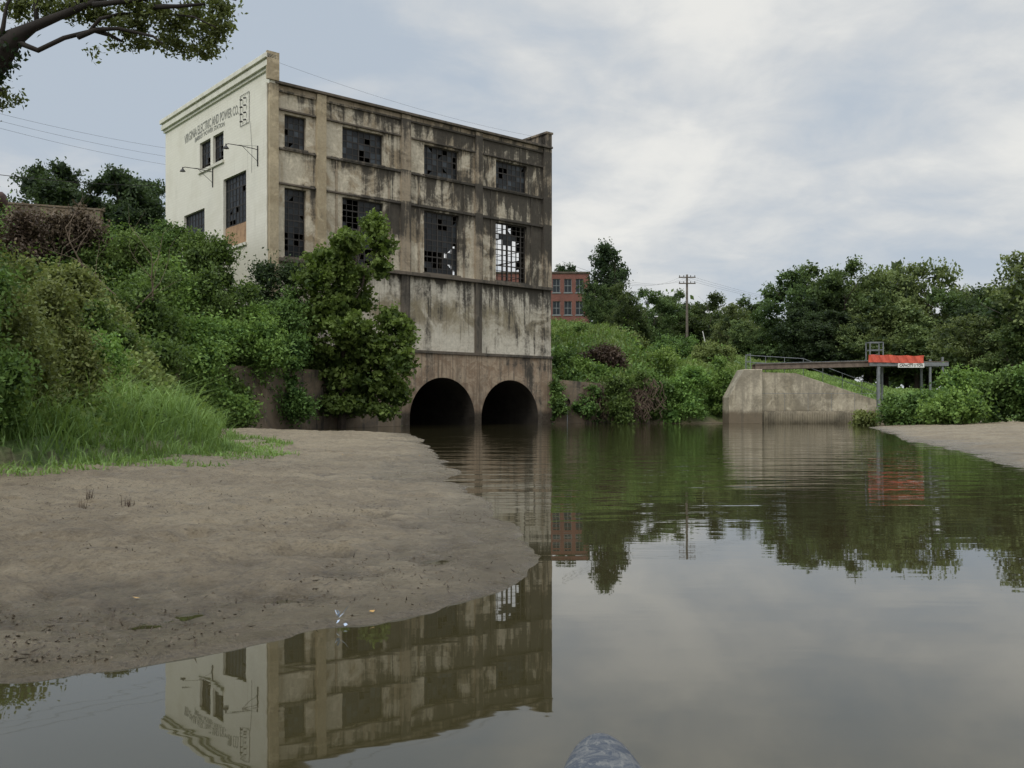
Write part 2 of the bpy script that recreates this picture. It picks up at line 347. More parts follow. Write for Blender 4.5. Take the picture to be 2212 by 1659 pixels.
def branchy(mb,p,dirv,L,r,depth,rng,n=6,spread=.55):
    p=Vector(p); d=Vector(dirv).normalized(); pts=[p]; rad=[r]
    for k in range(4):
        d=(d+Vector((rng.normal(0,.14),rng.normal(0,.14),rng.normal(0,.08)+.04))).normalized()
        p=p+d*L/4; pts.append(p.copy()); rad.append(r*(1-.14*(k+1)))
    mb.tube(pts,rad,n)
    if depth>0:
        for k in range(3):
            q=pts[2+min(k,2)]; a=rng.random()*6.28
            nd_=(d+Vector((math.cos(a),math.sin(a),.25))*spread*1.3).normalized()
            branchy(mb,q,nd_,L*.68,rad[-1]*.68,depth-1,rng,max(4,n-1),spread)

def make_tree(seed,wide,mat,leafn=7500,core=.14,low=2.0,nl=17):
    rs=np.random.default_rng(seed); root=empty("tree")
    mb=MB(); mb.tube([(0,0,-.6),(0.05,0,2),(.1,.05,4)],[.26,.2,.15],7); branchy(mb,(.1,.05,3.8),(0,0,1),3,.14,2,rs)
    for k in range(4):
        a=k*1.57+rs.random(); branchy(mb,(.06,0,2.2+.6*k),(math.cos(a),math.sin(a),.9),2.6,.09,1,rs)
    mb.obj("trunk",m_bark,root)
    L=[]
    for i in range(nl):
        q=i/(nl-1); z=low+(9.6-low)*q; env=wide*math.sin(math.pi*min(1,.18+.74*q))**.8
        a=rs.random()*6.28; sp=env*(.35+.6*rs.random()); rr=env*(.22+.24*rs.random())+.3
        L.append((math.cos(a)*sp,math.sin(a)*sp,min(z,9.9-rr*.7),rr,rr,rr*.75))
    L.append((0,0,low+2.6,wide*.5,wide*.5,2.0))
    me=crown_mesh("crown",L,leafn,.135,.48,seed+9,core,cl=26); link("crown",me,mat,root)
    return root
def tree_copy(root,loc,h,rz,wx=1.,lab="",grp=None):
    o=root.copy(); COL.objects.link(o); o.location=loc; s=h/10; o.scale=(s*wx,s*wx,s); o.rotation_euler=(0,0,rz)
    for c in root.children:
        k=c.copy(); COL.objects.link(k); k.parent=o
    tag(o,lab,"tree",grp); return o
V=[make_tree(11,3.3,f_tree,9500),make_tree(23,4.0,f_tree,9500),make_tree(37,3.0,f_tree2,8000),make_tree(51,3.8,f_tree2,8500),make_tree(67,2.5,f_treed,8000),make_tree(83,3.6,f_treed,16000,core=.35,low=1.2,nl=26)]
used=set()
far=[(1295,610,112,0,.75),(1316,520,118,4,.9),(1350,610,108,1,.85),(1400,625,135,1,1.1),(1455,628,145,0,1),(1430,650,140,1,1.3),(1530,632,142,1,1.0),(1495,655,146,0,1.3),(1575,655,120,3,1.0),(1620,642,128,0,1.0),(1655,668,110,1,1.1),(1595,690,112,3,1.1),(1375,665,112,0,1.0),
 (1715,585,108,0,1.0),(1770,568,110,1,.95),(1825,562,104,0,.9),(1870,590,110,1,1.0),(1740,650,103,5,1.1),(1915,575,104,3,.9),(1958,556,106,2,.85),(2005,562,104,3,.85),(2050,625,100,1,1.1),(2100,618,104,0,1.1),(2145,625,96,5,1.1),(2190,600,92,0,1.2),(2235,540,82,3,1.0),(2285,560,84,1,1.1),(1980,650,100,2,1.2),(1880,660,101,3,1.2),(2095,680,88,3,1.2),(2200,680,82,2,1.2),(2340,600,90,0,1.2),(1800,670,100,5,1.2),(1840,700,99,3,1.2)]
rr=random.Random(3)
for px,top,d,vi,wx in far:
    X0=(px-1106)/F*d; g0=gz(X0,d); ht=H+(885-top)/F*d-g0
    lab={0:"green leafy tree at the edge of the wood",1:"broad green tree on the far bank",2:"pale green feathery tree above the riverside bushes",3:"light green tree standing among darker trees",4:"tall narrow tree rising above the wood",5:"dark green round tree in the wood edge"}[vi]
    if vi not in used:
        used.add(vi); o=V[vi]; o.location=(X0,d,g0); s=ht/10; o.scale=(s*wx,s*wx,s); tag(o,lab,"tree","trees along the far bank")
    else: tree_copy(V[vi],(X0,d,g0),ht,rr.random()*6,wx,lab,"trees along the far bank")
hill=[(120,354,72,1.0),(245,364,68,.9),(312,382,74,.9),(1222,572,165,.8)]
for i,(px,top,d,wx) in enumerate(hill):
    X0=(px-1106)/F*d; g0=gz(X0,d); ht=H+(885-top)/F*d-g0
    tree_copy(V[5],(X0,d,g0),ht,[.4,2.2,4.4,1.][i],wx,"dark green tree standing on the hilltop","trees on the hilltop")
rs=np.random.default_rng(5); L=[]
for i in range(70):
    x=-70+i*3.6+rs.normal()*1; y=170+rs.normal()*8; 
    if -2<x<14: continue
    L.append((x,y,height(np.array([x]),np.array([y]))[0]+5,5,5,5+2*rs.random()))
o=link("distant_wood",crown_mesh("distant_wood",L,26000,.55,1.6,3,.2),f_tree); tag(o,"distant dark green wood closing the valley","wood",kind="stuff")

# left bank bushes
LB=[(10,500,900,230,12.6,f_olive,"tall olive shrub with drooping tips over the grass"),(140,600,900,150,14.5,f_olive,"olive green shrub with seed plumes on the bank"),(-90,490,900,240,11.2,f_bush,"tall leafy shrub on the river bank"),(190,585,820,200,24,f_bush,"leafy green shrub on the river bank"),(40,640,900,210,18,f_bush,"dense green shrub above the tall grass"),(185,720,900,170,18.5,f_bright,"bright leafy weeds above the grass"),(-30,740,960,150,12,f_bright,"bright leafy weeds above the grass"),(285,770,900,140,21.5,f_olive,"ragged olive weeds at the grass edge"),(90,800,950,170,14.5,f_bright,"ragged leafy weeds at the grass edge"),
(250,650,850,170,26,f_olive,"olive shrub sloping down to the grass"),(300,550,720,190,37,f_bush,"green shrub below the hilltop"),(440,495,640,150,46,f_bush,"dark bush climbing toward the cream wall"),(585,530,690,150,46.3,f_treed,"dark vine mound against the tan pier"),(480,580,740,190,42,f_bush,"green shrub on the slope below the wall"),
(385,660,790,200,39,f_bright,"bright green vine mound above the retaining wall"),(520,665,820,200,41.5,f_bright,"bright green vine mound spilling over the wall"),(615,700,880,120,43.5,f_bush,"green creeper hanging over the retaining wall"),(250,510,640,180,44,f_bush,"green bush on the upper slope"),
(150,470,580,190,44,f_dead,"brown dead thicket on the hill crest"),(30,460,580,180,42,f_dead,"brown dead thicket on the hill crest"),(620,610,780,130,45,f_bush,"green shrub beside the young sycamore"),(360,560,680,150,41,f_bright,"green shrub on the slope"),(160,570,700,160,34,f_olive,"green shrub on the slope"),(440,738,812,160,38.5,f_bright,"low bright creeper above the brown wall"),(325,710,830,130,33,f_bush,"shrub at the end of the brown wall"),(360,480,600,90,50,f_bush,"bush against the cream wall corner"),(500,800,860,70,40,f_bush,"creeper tuft hanging down the brown wall"),(400,790,850,70,38,f_bush,"creeper tuft hanging down the brown wall")]
for i,(a,t,bb,w,d,mt,lab) in enumerate(LB):
    nr=d<30; vn_=d<16
    bush(a,t,bb,w,d,mt,lab,n=9500 if d>20 else 9000,leaf=(.032 if vn_ else .042 if d<20 else .055) if nr else .075,rc=(.2 if vn_ else .26) if nr else .42,seed=i+1,grp="shrubs on the near bank",core=.10 if vn_ else .18)
RB=[(1218,760,830,60,64,f_bush,"green bush beside the concrete wall"),(1300,752,790,90,66,f_dead,"heap of brown dead brush on the slope"),(1262,785,830,110,64,f_bright,"bright green weeds above the low wall"),(1345,800,850,110,64,f_bush,"green weeds above the low wall"),(1428,810,908,90,62.5,f_bush,"dark green bush at the waterline"),(1490,800,908,110,62.8,f_bright,"bright green bush at the waterline"),(1548,765,900,80,64.5,f_bright,"light green shrub beside the concrete abutment"),(1420,765,800,110,70,f_bright,"green bush on the hillside"),(1235,705,750,80,80,f_bush,"green bush on the hillside"),(1345,718,765,110,84,f_olive,"olive bush on the hillside"),(1460,735,780,120,88,f_bush,"green bush on the hillside"),(1540,745,790,90,84,f_olive,"olive bush on the hillside"),(1268,812,856,70,61.1,f_bush,"green creeper hanging over the low wall"),(1330,806,870,90,61.2,f_bush,"green creeper hanging over the low wall"),(1200,808,850,40,60.2,f_bush,"green creeper hanging over the low wall"),(1392,800,900,60,61.6,f_bush,"green creeper hanging over the low wall"),
(1945,858,912,100,51,f_bush,"green shrub beside the gantry post"),(2010,848,914,110,50,f_bush,"green bush on the muddy shore"),(2085,800,914,130,52,f_bright,"bright green bush on the muddy shore"),(2165,812,915,140,49,f_bush,"green bush on the muddy shore"),(2235,775,916,150,48,f_bush,"tall dark bush on the muddy shore"),(2060,855,916,120,47,f_bright,"low green bush on the muddy shore"),(2310,780,916,150,46,f_bush,"green bush on the muddy shore"),(1868,893,926,60,55,f_olive,"pale creeper on the abutment foot")]
for i,(a,t,bb,w,d,mt,lab) in enumerate(RB):
    bush(a,t,bb,w,d,mt,lab,n=5000 if w>75 else 2600,leaf=.092,rc=.36 if w>75 else .28,seed=i+50,grp="shrubs on the far bank",core=.15)
def undergrowth(name,xr,yr,n,per,leaf,rc,mat,seed,cond,label,hh=.4):
    rs=np.random.default_rng(seed); x=rs.uniform(*xr,n); y=rs.uniform(*yr,n); z,dw,du=height(x,y,True)
    s=(x-CX)*UX+(y-CY)*UY; w=-(x-CX)*UY+(y-CY)*UX
    k=(du>.3)&~((s>-.6)&(s<BL+.4)&(w>-.5)&(w<BW+.4))&cond(x,y,du); x,y,z=x[k],y[k],z[k]; nc=len(x)
    r=rc*(.4+1.1*rs.random(nc)**1.5); cs=np.clip(rs.normal(.45,.22,nc)+vn(x,y,.3,3)*.6,0,1)
    ci=np.repeat(np.arange(nc),per); off=rs.normal(size=(len(ci),3))*np.array([.6,.6,.5])*r[ci][:,None]
    C=np.stack([x[ci],y[ci],z[ci]+hh*r[ci]],1)+off
    V_,F_,S_=leafquads(C,leaf,np.clip(cs[ci]+rs.normal(0,.12,len(ci)),0,1),rs,.6)
    o=link(name,npmesh(name,V_,F_,S_),mat); tag(o,label,"undergrowth",kind="stuff"); return o
undergrowth("undergrowth",(-34,-4.5),(28,60),2100,85,.08,.68,f_bush,1,lambda x,y,d:(d>.8),"tangled green creepers covering the near bank",.6)
undergrowth("bright_undergrowth",(-34,-4.5),(28,60),1300,85,.075,.75,f_bright,12,lambda x,y,d:(d>.8)&(vn(x,y,.22,14)>-.05),"bright tangled creepers covering the near bank",.9)
undergrowth("bank_weeds",(-17,-4.5),(8,29),1200,80,.045,.42,f_bright,6,lambda x,y,d:(d>.5)&(vn(x,y,.4,5)>-.2),"ragged leafy weeds above the grass")
undergrowth("bank_weeds",(-17,-4.5),(8,29),700,80,.045,.5,f_bush,7,lambda x,y,d:(d>.9)&(vn(x,y,.4,5)<.1),"ragged green weeds above the grass")
undergrowth("undergrowth",(2,13.5),(61.5,68),190,80,.12,.42,f_bush,2,lambda x,y,d:d>.1,"green creepers over the low wall and slope",.2)
undergrowth("hillside_weeds",(2,75),(66,125),1900,34,.14,.5,f_bright,3,lambda x,y,d:~((x>15)&(x<46)&(y<100)&(x>.21*y+.8))&~((x>34)&(y<66))&(vn(x,y,.12,9)>-.15),"rough green weeds covering the far hillside",.3)
undergrowth("hillside_weeds",(2,30),(64,125),700,44,.14,.65,f_bush,8,lambda x,y,d:(x<.21*y+1)&(vn(x,y,.16,19)>.0),"dark weeds patching the far hillside",.4)
undergrowth("hillside_weeds",(-60,2),(70,120),500,36,.25,1.,f_tree,4,lambda x,y,d:d>1,"rough weeds behind the power station")
# young sycamore
root=empty("sycamore_tree",(-8.3,46.2,0.)); rs=np.random.default_rng(77)
bx,by=-8.3,46.2
mb=MB(); mb.tube([(0,0,-.3),(.1,0,2.5),(.2,-.1,5),(.6,-.1,7.5),(.9,0,9.8)],[.22,.19,.15,.10,.04],8)
for zz_,a in [(1.5,0),(2.2,2.2),(3,4.1),(3.8,.5),(4.6,3.3),(5.6,5.6),(6.6,1.4)]: branchy(mb,(.1,0,zz_),(math.cos(a),math.sin(a)*.6,.7),2.2,.07,1,rs)
mb.obj("trunk",m_bark,root)
L=[]
for px,py,rx,ry in [(798,478,26,26),(815,522,28,30),(765,535,34,26),(818,568,24,26),(728,562,38,26),(685,560,26,26),(690,610,40,34),(760,605,44,34),(725,665,52,36),(775,650,30,28),(690,690,34,34),(765,715,56,36),(850,690,34,30),(876,730,26,32),(820,760,52,40),(735,775,64,40),(665,745,40,40),(878,785,24,30),(790,825,70,36),(690,830,60,44),(850,845,34,32),(750,875,80,26),(640,870,50,34),(835,890,26,14),(630,810,40,34)]:
    p=pt(px,py,46.2); sc=46.2/F; L.append((p.x-bx,rs.normal()*.7,p.z,rx*sc*.9,rx*sc*.9+.2,ry*sc*.9))
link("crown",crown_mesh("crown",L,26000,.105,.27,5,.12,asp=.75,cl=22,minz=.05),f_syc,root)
tag(root,"young leafy sycamore overhanging the water beside arches","tree")

# near overhanging tree
root=empty("overhanging_tree",(-9.4,10.2,gz(-9.4,10.2))); gx,gy,gz0=root.location
def rel(px,py,d): p=pt(px,py,d); return Vector((p.x-gx,p.y-gy,p.z-gz0))
mb=MB(); mb.tube([(0,0,-.4),(.1,0,1.2),(.5,0,2.4),(1.6,0,2.9),rel(-150,250,10.2)],[.4,.32,.26,.24,.20],10)
mb.tube([rel(-150,250,10.2),rel(-60,180,10.1),rel(-5,125,10),rel(30,82,10),rel(72,58,10),rel(130,34,10),rel(200,6,10.1),rel(300,-45,10.2),rel(420,-100,10.4)],[.20,.175,.145,.095,.055,.042,.032,.024,.014],9)
limbs=[[(30,85),(80,104),(140,86),(190,68),(222,40),(250,28),(330,24),(420,38),(470,62)],[(170,78),(205,66),(260,62),(330,80),(345,92)],[(-20,135),(5,60),(15,10),(40,-40)],[(120,35),(160,5),(210,-30),(300,-60)],[(-40,150),(0,190),(14,205)],[(200,62),(240,75),(262,88)],[(330,20),(380,12),(440,10)],[(200,8),(290,0),(400,-10),(480,-6),(510,0)],[(80,48),(70,10),(90,-30)]]
rs=np.random.default_rng(12)
for Lm in limbs:
    n_=len(Lm); mb.tube([rel(a+rs.normal()*3,b_+rs.normal()*3,10+.05*k*rs.normal()) for k,(a,b_) in enumerate(Lm)],[.026*(1-k/n_)+.004 for k in range(n_)],6)
mb.tube([(.3,0,2.2),(.2,.3,4),(0,.5,6.5)],[.28,.2,.08],8)
mb.obj("trunk",m_barkd,root,True)
L=[]
for px,py,rx,ry in [(215,14,50,18),(265,42,34,16),(320,26,44,20),(365,54,38,18),(400,24,42,20),(435,60,30,16),(466,44,24,18),(345,80,28,10),(235,80,18,7),(405,86,30,9),(455,84,18,8),(300,2,50,12),(430,0,46,12),(480,8,22,12),(300,-60,140,30),(180,-50,80,25),(20,8,34,14),(60,-30,50,24),(8,205,18,10),(-60,190,40,40),(-150,100,90,90),(-200,-60,150,90),(-260,160,80,60),(185,88,14,8),(150,6,40,14),(100,8,34,12),(285,76,22,9)]:
    p=rel(px,py,10); sc=10/F; L.append((p.x,rs.normal()*.06,p.z,rx*sc,min(rx*sc,.18),ry*sc))
link("crown",crown_mesh("crown",L,24000,.026,.085,6,.0,up=.2,cl=20,asp=.5),f_near,root)
rs2=np.random.default_rng(8); A=[]
for t in rs2.random(2200):
    q=rel(-120,235,10).lerp(rel(20,95,10),t); A.append((q.x+rs2.normal()*.10,q.y+rs2.normal()*.10,q.z+rs2.normal()*.10))
A=np.array(A); V_,F_,S_=leafquads(A,.028,rs2.random(len(A))*.15,rs2,.2); link("ivy",npmesh("ivy",V_,F_,S_),f_treed,root)
tag(root,"dark leaning tree whose leafy limbs overhang the river","tree")

# grass
def blades(name,x,y,hgt,wid,mat,seed,label,lean=.5):
    rs=np.random.default_rng(seed); n=len(x); z=height(x,y); a=rs.random(n)*6.28; l=hgt*lean*(.3+rs.random(n))
    dx,dy=np.cos(a)*l,np.sin(a)*l; b_=rs.random(n)*6.28; wx,wy=np.cos(b_)*wid/2,np.sin(b_)*wid/2
    B=np.stack([x,y,z-.03],1); Md=B+np.stack([dx*.3,dy*.3,hgt*.6],1); T=B+np.stack([dx,dy,hgt*(.92-.40*rs.random(n))],1); W=np.stack([wx,wy,0*wx],1)
    Vv=np.stack([B-W,B+W,Md+W*.8,Md-W*.8,T+W*.1,T-W*.1],1).reshape(-1,3); i=np.arange(n)[:,None]*6
    Ff=np.concatenate([i+np.array([[0,1,2,3]]),i+np.array([[3,2,4,5]])])
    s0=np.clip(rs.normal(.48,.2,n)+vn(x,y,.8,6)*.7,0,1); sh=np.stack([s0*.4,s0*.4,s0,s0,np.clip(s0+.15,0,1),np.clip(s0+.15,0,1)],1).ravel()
    o=link(name,npmesh(name,Vv,Ff,sh),mat); tag(o,label,"grass",kind="stuff")
rs=np.random.default_rng(31); cx_=rs.uniform(-16,-4.0,5200); cy_=rs.uniform(7,34,5200); ci=rs.integers(0,5200,120000); tuf=rs.random(5200)
x=cx_[ci]+rs.normal(size=120000)*.20; y=cy_[ci]+rs.normal(size=120000)*.20; _,dw,du=height(x,y,True)
k=(du>-1.0+vn(x,y,1.1,5)*1.9)&(du<2.6)&(x<-3.5); x,y,du,tf=x[k],y[k],du[k],tuf[ci][k]
h=(.12+.72*sst((du+.7)/1.6))*(.4+.9*rs.random(len(x)))*(.35+1.15*tf)*(1+vn(x,y,.8,4)*.9)
blades("tall_grass",x,y,h,.019,f_grass,1,"long bright green grass arching over the mud edge",1.05)
x=rs.uniform(-16,-5,5000); y=rs.uniform(9,31,5000); _,dw,du=height(x,y,True); k=(du>1.3)&(du<6)&(vn(x,y,.5,9)>-.05); x,y=x[k],y[k]
blades("seed_grass",x,y,1.2*(.5+.8*rs.random(len(x))),.024,f_olive,5,"tall olive seed grass among the shrubs",.55)
x=rs.uniform(14,60,60000); y=rs.uniform(63.8,105,60000); _,dw,du=height(x,y,True); k=(du>.3); x,y=x[k],y[k]
blades("meadow_grass",x,y,.30*(.5+rs.random(len(x))),.10,f_grass,2,"green grass slope behind the concrete abutment",.4)
x=rs.uniform(2,40,60000); y=rs.uniform(62,135,60000); _,dw,du=height(x,y,True); k=(du>.4)&(x<.30*y); x,y=x[k],y[k]
blades("hillside_grass",x,y,.6*(.3+rs.random(len(x)))*(1+vn(x,y,.2,2)*1.4),.13,f_hill,7,"rough light green grass on the hillside",.5)
x=rs.uniform(9,40,14000); y=rs.uniform(30,58,14000); _,dw,du=height(x,y,True); k=(du>-1.2)&(du<1.5); x,y=x[k],y[k]
blades("shore_grass",x,y,.5*(.4+rs.random(len(x))),.06,f_grass,3,"green weeds fringing the muddy shore",.5)

# ------------------------------------------------------------ power station
B=empty("power_station",(CX,CY,0),math.atan2(UY,UX))
tag(B,"derelict concrete hydro power station with cream end wall","building")
mr=lambda a,d,z:(a,d,z); mc=lambda a,d,z:(d,a,z); me_=lambda a,d,z:(BL-d,a,z); mk=lambda a,d,z:(a,BW-d,z)
def wallo(mb,m,a0,a1,z0,z1,d0,d1,ops):
    ed=sorted({a0,a1,*[v for o in ops for v in o[:2] if a0<v<a1]})
    for p,q in zip(ed[:-1],ed[1:]):
        mid=(p+q)/2; hs=sorted([(o[2],o[3]) for o in ops if o[0]<mid<o[1]]); z=z0
        for (u,v) in hs:
            if u>z: mb.box(p,q,d0,d1,z,u,m)
            z=v
        if z<z1: mb.box(p,q,d0,d1,z,z1,m)
UPW=(14.3,16.0); TW=(8.72,12.25)
cols=[(.89,2.11),(4.24,6.81),(9.52,11.99),(14.78,17.26)]
opR=[(a,b_,*UPW) for a,b_ in cols]+[(a,b_,*TW) for a,b_ in cols]
opC=[(5.67,7.12,14.6,16.2),(7.45,9.0,14.6,16.2),(2.77,5.7,9.7,13.5),(8.3,11.4,10.3,12.4)]
opE=[(2.77,5.7,8.9,13.5),(8.3,11.6,8.9,12.6),(5.67,7.12,14.6,16.3)]
opB=[(4.24,6.81,8.9,12.3),(9.5,12,8.9,12.3)]
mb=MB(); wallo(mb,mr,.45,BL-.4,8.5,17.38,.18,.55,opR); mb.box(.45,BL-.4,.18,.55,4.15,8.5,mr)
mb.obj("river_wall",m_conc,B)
AR=[(10.72,2.3),(15.78,2.25)]
mb=MB(); NA=28; ZC=.45
pts=[]
for c_,r_ in AR:
    pts.append([(c_-r_*math.cos(math.pi*k/NA),ZC+r_*math.sin(math.pi*k/NA)) for k in range(NA+1)])
d0,dd=.0,.6; top=4.1
mb.box(.45,AR[0][0]-AR[0][1],d0,dd,-1,top); mb.box(AR[0][0]+AR[0][1],AR[1][0]-AR[1][1],d0,dd,-1,top); mb.box(AR[1][0]+AR[1][1],BL,d0,dd,-1,top)
for P in pts:
    for (xa,za),(xb,zb) in zip(P[:-1],P[1:]):
        mb.quad((xa,d0,za),(xb,d0,zb),(xb,d0,top),(xa,d0,top))
    mb.quad((P[0][0],d0,top),(P[-1][0],d0,top),(P[-1][0],dd,top),(P[0][0],dd,top))
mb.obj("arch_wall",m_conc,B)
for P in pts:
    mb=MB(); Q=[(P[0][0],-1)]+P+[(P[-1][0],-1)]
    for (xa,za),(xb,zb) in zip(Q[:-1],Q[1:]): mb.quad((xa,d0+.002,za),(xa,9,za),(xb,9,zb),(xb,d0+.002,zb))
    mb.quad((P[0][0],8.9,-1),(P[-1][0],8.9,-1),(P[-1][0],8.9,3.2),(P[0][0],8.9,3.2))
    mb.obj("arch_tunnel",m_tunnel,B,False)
for a,b_,mt,zb in [(-.002,.47,m_pier,-1),(2.65,3.19,m_pier,4.26),(7.9,8.52,m_pil,4.26),(13.12,13.64,m_pil,4.26),(18.53,BL+.002,m_pil,4.26)]:
    mb=MB(); mb.box(a,b_,-.02 if a<1 else 0,.22,max(zb,8.62) if zb>0 else zb,17.36)
    mb.obj("pilaster",mt,B)
    if zb>0:
        mb=MB(); mb.box(a+.02,b_-.02,.06,.22,4.26,8.42); mb.obj("pilaster",m_ledge if 7<a<15 else m_pil,B)
def ledge(a,b_,z0,z1,d0=-.12,d1=.2,mt=m_ledge):
    mb=MB(); mb.box(a,b_,d0,d1,z0,z1); mb.obj("ledge",mt,B,bevel=.015)
ledge(.3,BL+.01,17.38,17.52,-.10,.55); ledge(.5,BL+.02,8.42,8.62,-.08,.2); ledge(.5,BL+.02,4.10,4.26,-.10,.25)
bays=[(.49,2.63),(3.21,7.88),(8.54,13.10),(13.66,18.51)]
for a,b_ in bays:
    for z0 in (16.12,14.12,12.36): ledge(a,b_,z0,z0+.1,.06,.2)
    mb=MB(); mb.box(a,b_,.08,.2,17.05,17.36); mb.obj("frieze_band",m_pil,B)
for a,b_ in cols[1:]:
    for q0,q1 in ((a-.42,a-.30),(b_+.30,b_+.42)):
        for z0,z1 in ((12.47,14.11),(8.63,12.35)):
            mb=MB(); mb.box(q0,q1,.13,.2,z0,z1); mb.obj("raised_strip",m_pil,B)
mb=MB(); wallo(mb,mc,0,BW,-1,18.0,0,.44,opC); mb.obj("cream_end_wall",m_cream,B)["label"]="cream painted brick end wall with lettering"
mb=MB()
for i,(d,z0,z1) in enumerate([(-.10,18.0,18.16),(-.22,18.16,18.44),(-.18,18.44,18.54),(-.30,18.54,18.78)]):
    mb.box(d,.30,-.06-i*.02,BW+.06-d*.6,z0,z1)
mb.obj("cornice",m_trim,B,bevel=.02)
mb=MB(); mb.box(-.2,.46,-.12,.02,17.5,18.9); mb.obj("parapet_end",m_pier,B)
mb=MB(); wallo(mb,me_,.56,BW,-1,18.3,0,.4,opE); mb.box(BL-.4,BL,.2,.56,8.6,18.3); mb.box(BL-.4,BL,.0,.56,17.52,18.3); mb.box(BL-.5,BL+.06,-.06,BW,18.3,18.42); mb.obj("far_end_wall",m_pil,B)
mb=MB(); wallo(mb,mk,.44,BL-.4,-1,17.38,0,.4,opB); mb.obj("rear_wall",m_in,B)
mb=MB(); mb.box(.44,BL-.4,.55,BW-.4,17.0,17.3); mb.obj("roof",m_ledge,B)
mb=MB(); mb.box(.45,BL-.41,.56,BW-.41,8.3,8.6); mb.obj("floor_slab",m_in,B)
mb=MB(); 
for s_ in (2.9,8.2,13.4): mb.box(s_-.2,s_+.2,.56,BW-.41,12.9,13.5); mb.box(s_-.2,s_+.2,7,7.4,8.6,12.9)
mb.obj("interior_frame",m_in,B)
def window(m,a0,a1,z0,z1,nc,nr,miss,seed,depth=.16,parent=B,gshade=.5):
    r=random.Random(seed); fb=MB(); t=.06; d0,d1=depth,depth+.07
    fb.box(a0,a0+t,d0,d1,z0,z1,m); fb.box(a1-t,a1,d0,d1,z0,z1,m); fb.box(a0+t,a1-t,d0,d1,z0,z0+t,m); fb.box(a0+t,a1-t,d0,d1,z1-t,z1,m)
    W=(a1-a0)/nc; Hh=(z1-z0)/nr
    for i in range(1,nc):
        if r.random()<miss*.12: continue
        k=.04 if (nc>4 and i%3==0) else .017
        fb.box(a0+W*i-k,a0+W*i+k,d0+.01,d1-.01,z0+t,z1-t,m)
    for j in range(1,nr):
        if r.random()<miss*.12: continue
        k=.035 if j%3==0 else .015
        fb.box(a0+t,a1-t,d0+.015,d1-.015,z0+Hh*j-k,z0+Hh*j+k,m)
    w=fb.obj("window",m_frame,parent)
    I,J=np.meshgrid(np.arange(nc),np.arange(nr),indexing='ij')
    fld=vn(I+.0,J+.0,.33,seed)+vn(I+.0,J+.0,.8,seed+3)*.5-.10*J/nr; thr=np.quantile(fld,1-miss) if miss>0 else 9
    vs=[];fs=[];sh=[]
    for i in range(nc):
        for j in range(nr):
            q=r.random()
            if fld[i,j]>thr or q<.02: continue
            aa,ab=a0+W*i+.01,a0+W*(i+1)-.01; za,zb=z0+Hh*j+.01,z0+Hh*(j+1)-.01; dm=depth+.035+r.uniform(-.003,.003)
            P=[m(aa,dm,za),m(ab,dm,za),m(ab,dm,zb),m(aa,dm,zb)]
            if q<.07: P[r.randrange(4)]=m((aa+ab)/2,dm,(za+zb)/2)
            n_=len(vs); vs+=P; fs.append((n_,n_+1,n_+2,n_+3)); s_=r.random()**2*gshade*1.6; sh+=[s_]*4
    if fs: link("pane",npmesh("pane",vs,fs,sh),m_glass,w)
    return w
for i,(a,b_) in enumerate(cols):
    nc=7 if i else 4
    window(mr,a,b_,*UPW,nc,5,[.0,.10,.05,.06][i],i+1,.36,gshade=.6); window(mr,a,b_,*TW,nc,11,[.12,.30,.22,.92][i],i+11,.36,gshade=.25)
    for zz_ in (UPW[0],TW[0]):
        mb=MB(); mb.box(a-.05,b_+.05,.04,.3,zz_-.1,zz_-.004); mb.obj("window_sill",m_ledge,B)
for i,o_ in enumerate(opC):
    if i==2:
        window(mc,o_[0],o_[1],10.85,o_[3],7,8,.08,30+i,.15,gshade=.2)
        mb=MB()
        for k in range(6): mb.box(.12,.2,o_[0]+.02+k*.485,o_[0]+.49+k*.485,o_[2]+.02,10.84-.01*(k%2)); 
        mb.obj("boarding",m_wood,B)["label"]="brown plywood boarding up the lower window"
    else: window(mc,*o_,4 if i<2 else 7,5,[.2,.3,0,.15][i],30+i,.15,gshade=.2)
    mb=MB(); mb.box(-.10,.10,o_[0]-.1,o_[1]+.1,o_[2]-.16,o_[2]-.003); mb.obj("window_sill",m_trim,B)
for i,o_ in enumerate(opE): window(me_,*o_,6,8 if i<2 else 4,.85,50+i,.2)
for i,o_ in enumerate(opB): window(mk,*o_,6,8,.5,60+i,.2)
def lettering(txt,size,width,loc,M3,mat,parent,name="lettering",arc=0.,ext=.004,bold=.014):
    cu=bpy.data.curves.new("t",'FONT'); cu.body=txt; cu.align_x='CENTER'; cu.align_y='CENTER'; cu.extrude=ext; cu.resolution_u=3; cu.offset=bold; cu.space_word=.9
    t=bpy.data.objects.new("t",cu); COL.objects.link(t); bpy.context.view_layer.update()
    me=bpy.data.meshes.new_from_object(t.evaluated_get(bpy.context.evaluated_depsgraph_get())); bpy.data.objects.remove(t)
    x=[v.co.x for v in me.vertices]; y=[v.co.y for v in me.vertices]; w=max(x)-min(x); h=max(y)-min(y); cx=(max(x)+min(x))/2; cy=(max(y)+min(y))/2
    for v in me.vertices:
        X_=(v.co.x-cx)/w*width; Y_=(v.co.y-cy)/h*size+arc*(1-(2*X_/width)**2)
        p=M3@Vector((X_,Y_,v.co.z)); v.co=p+Vector(loc)
    me.name=name; me.materials.clear(); return link(name,me,mat,parent)
MC=Matrix(((0,0,-1),(-1,0,0),(0,1,0)))
lettering("VIRGINIA ELECTRIC AND POWER CO.",.52,7.6,(-.008,7.5,16.90),MC,m_letter,B,arc=.16)
lettering("EMBREY POWER STATION",.25,4.2,(-.008,7.6,16.54),MC,m_letter,B,arc=.08)
mb=MB(); a,b_=2.35,3.45; z0,z1=15.9,17.5
for q in (a,b_,): mb.box(-.04,-.02,q-.007,q+.007,z0,z1)
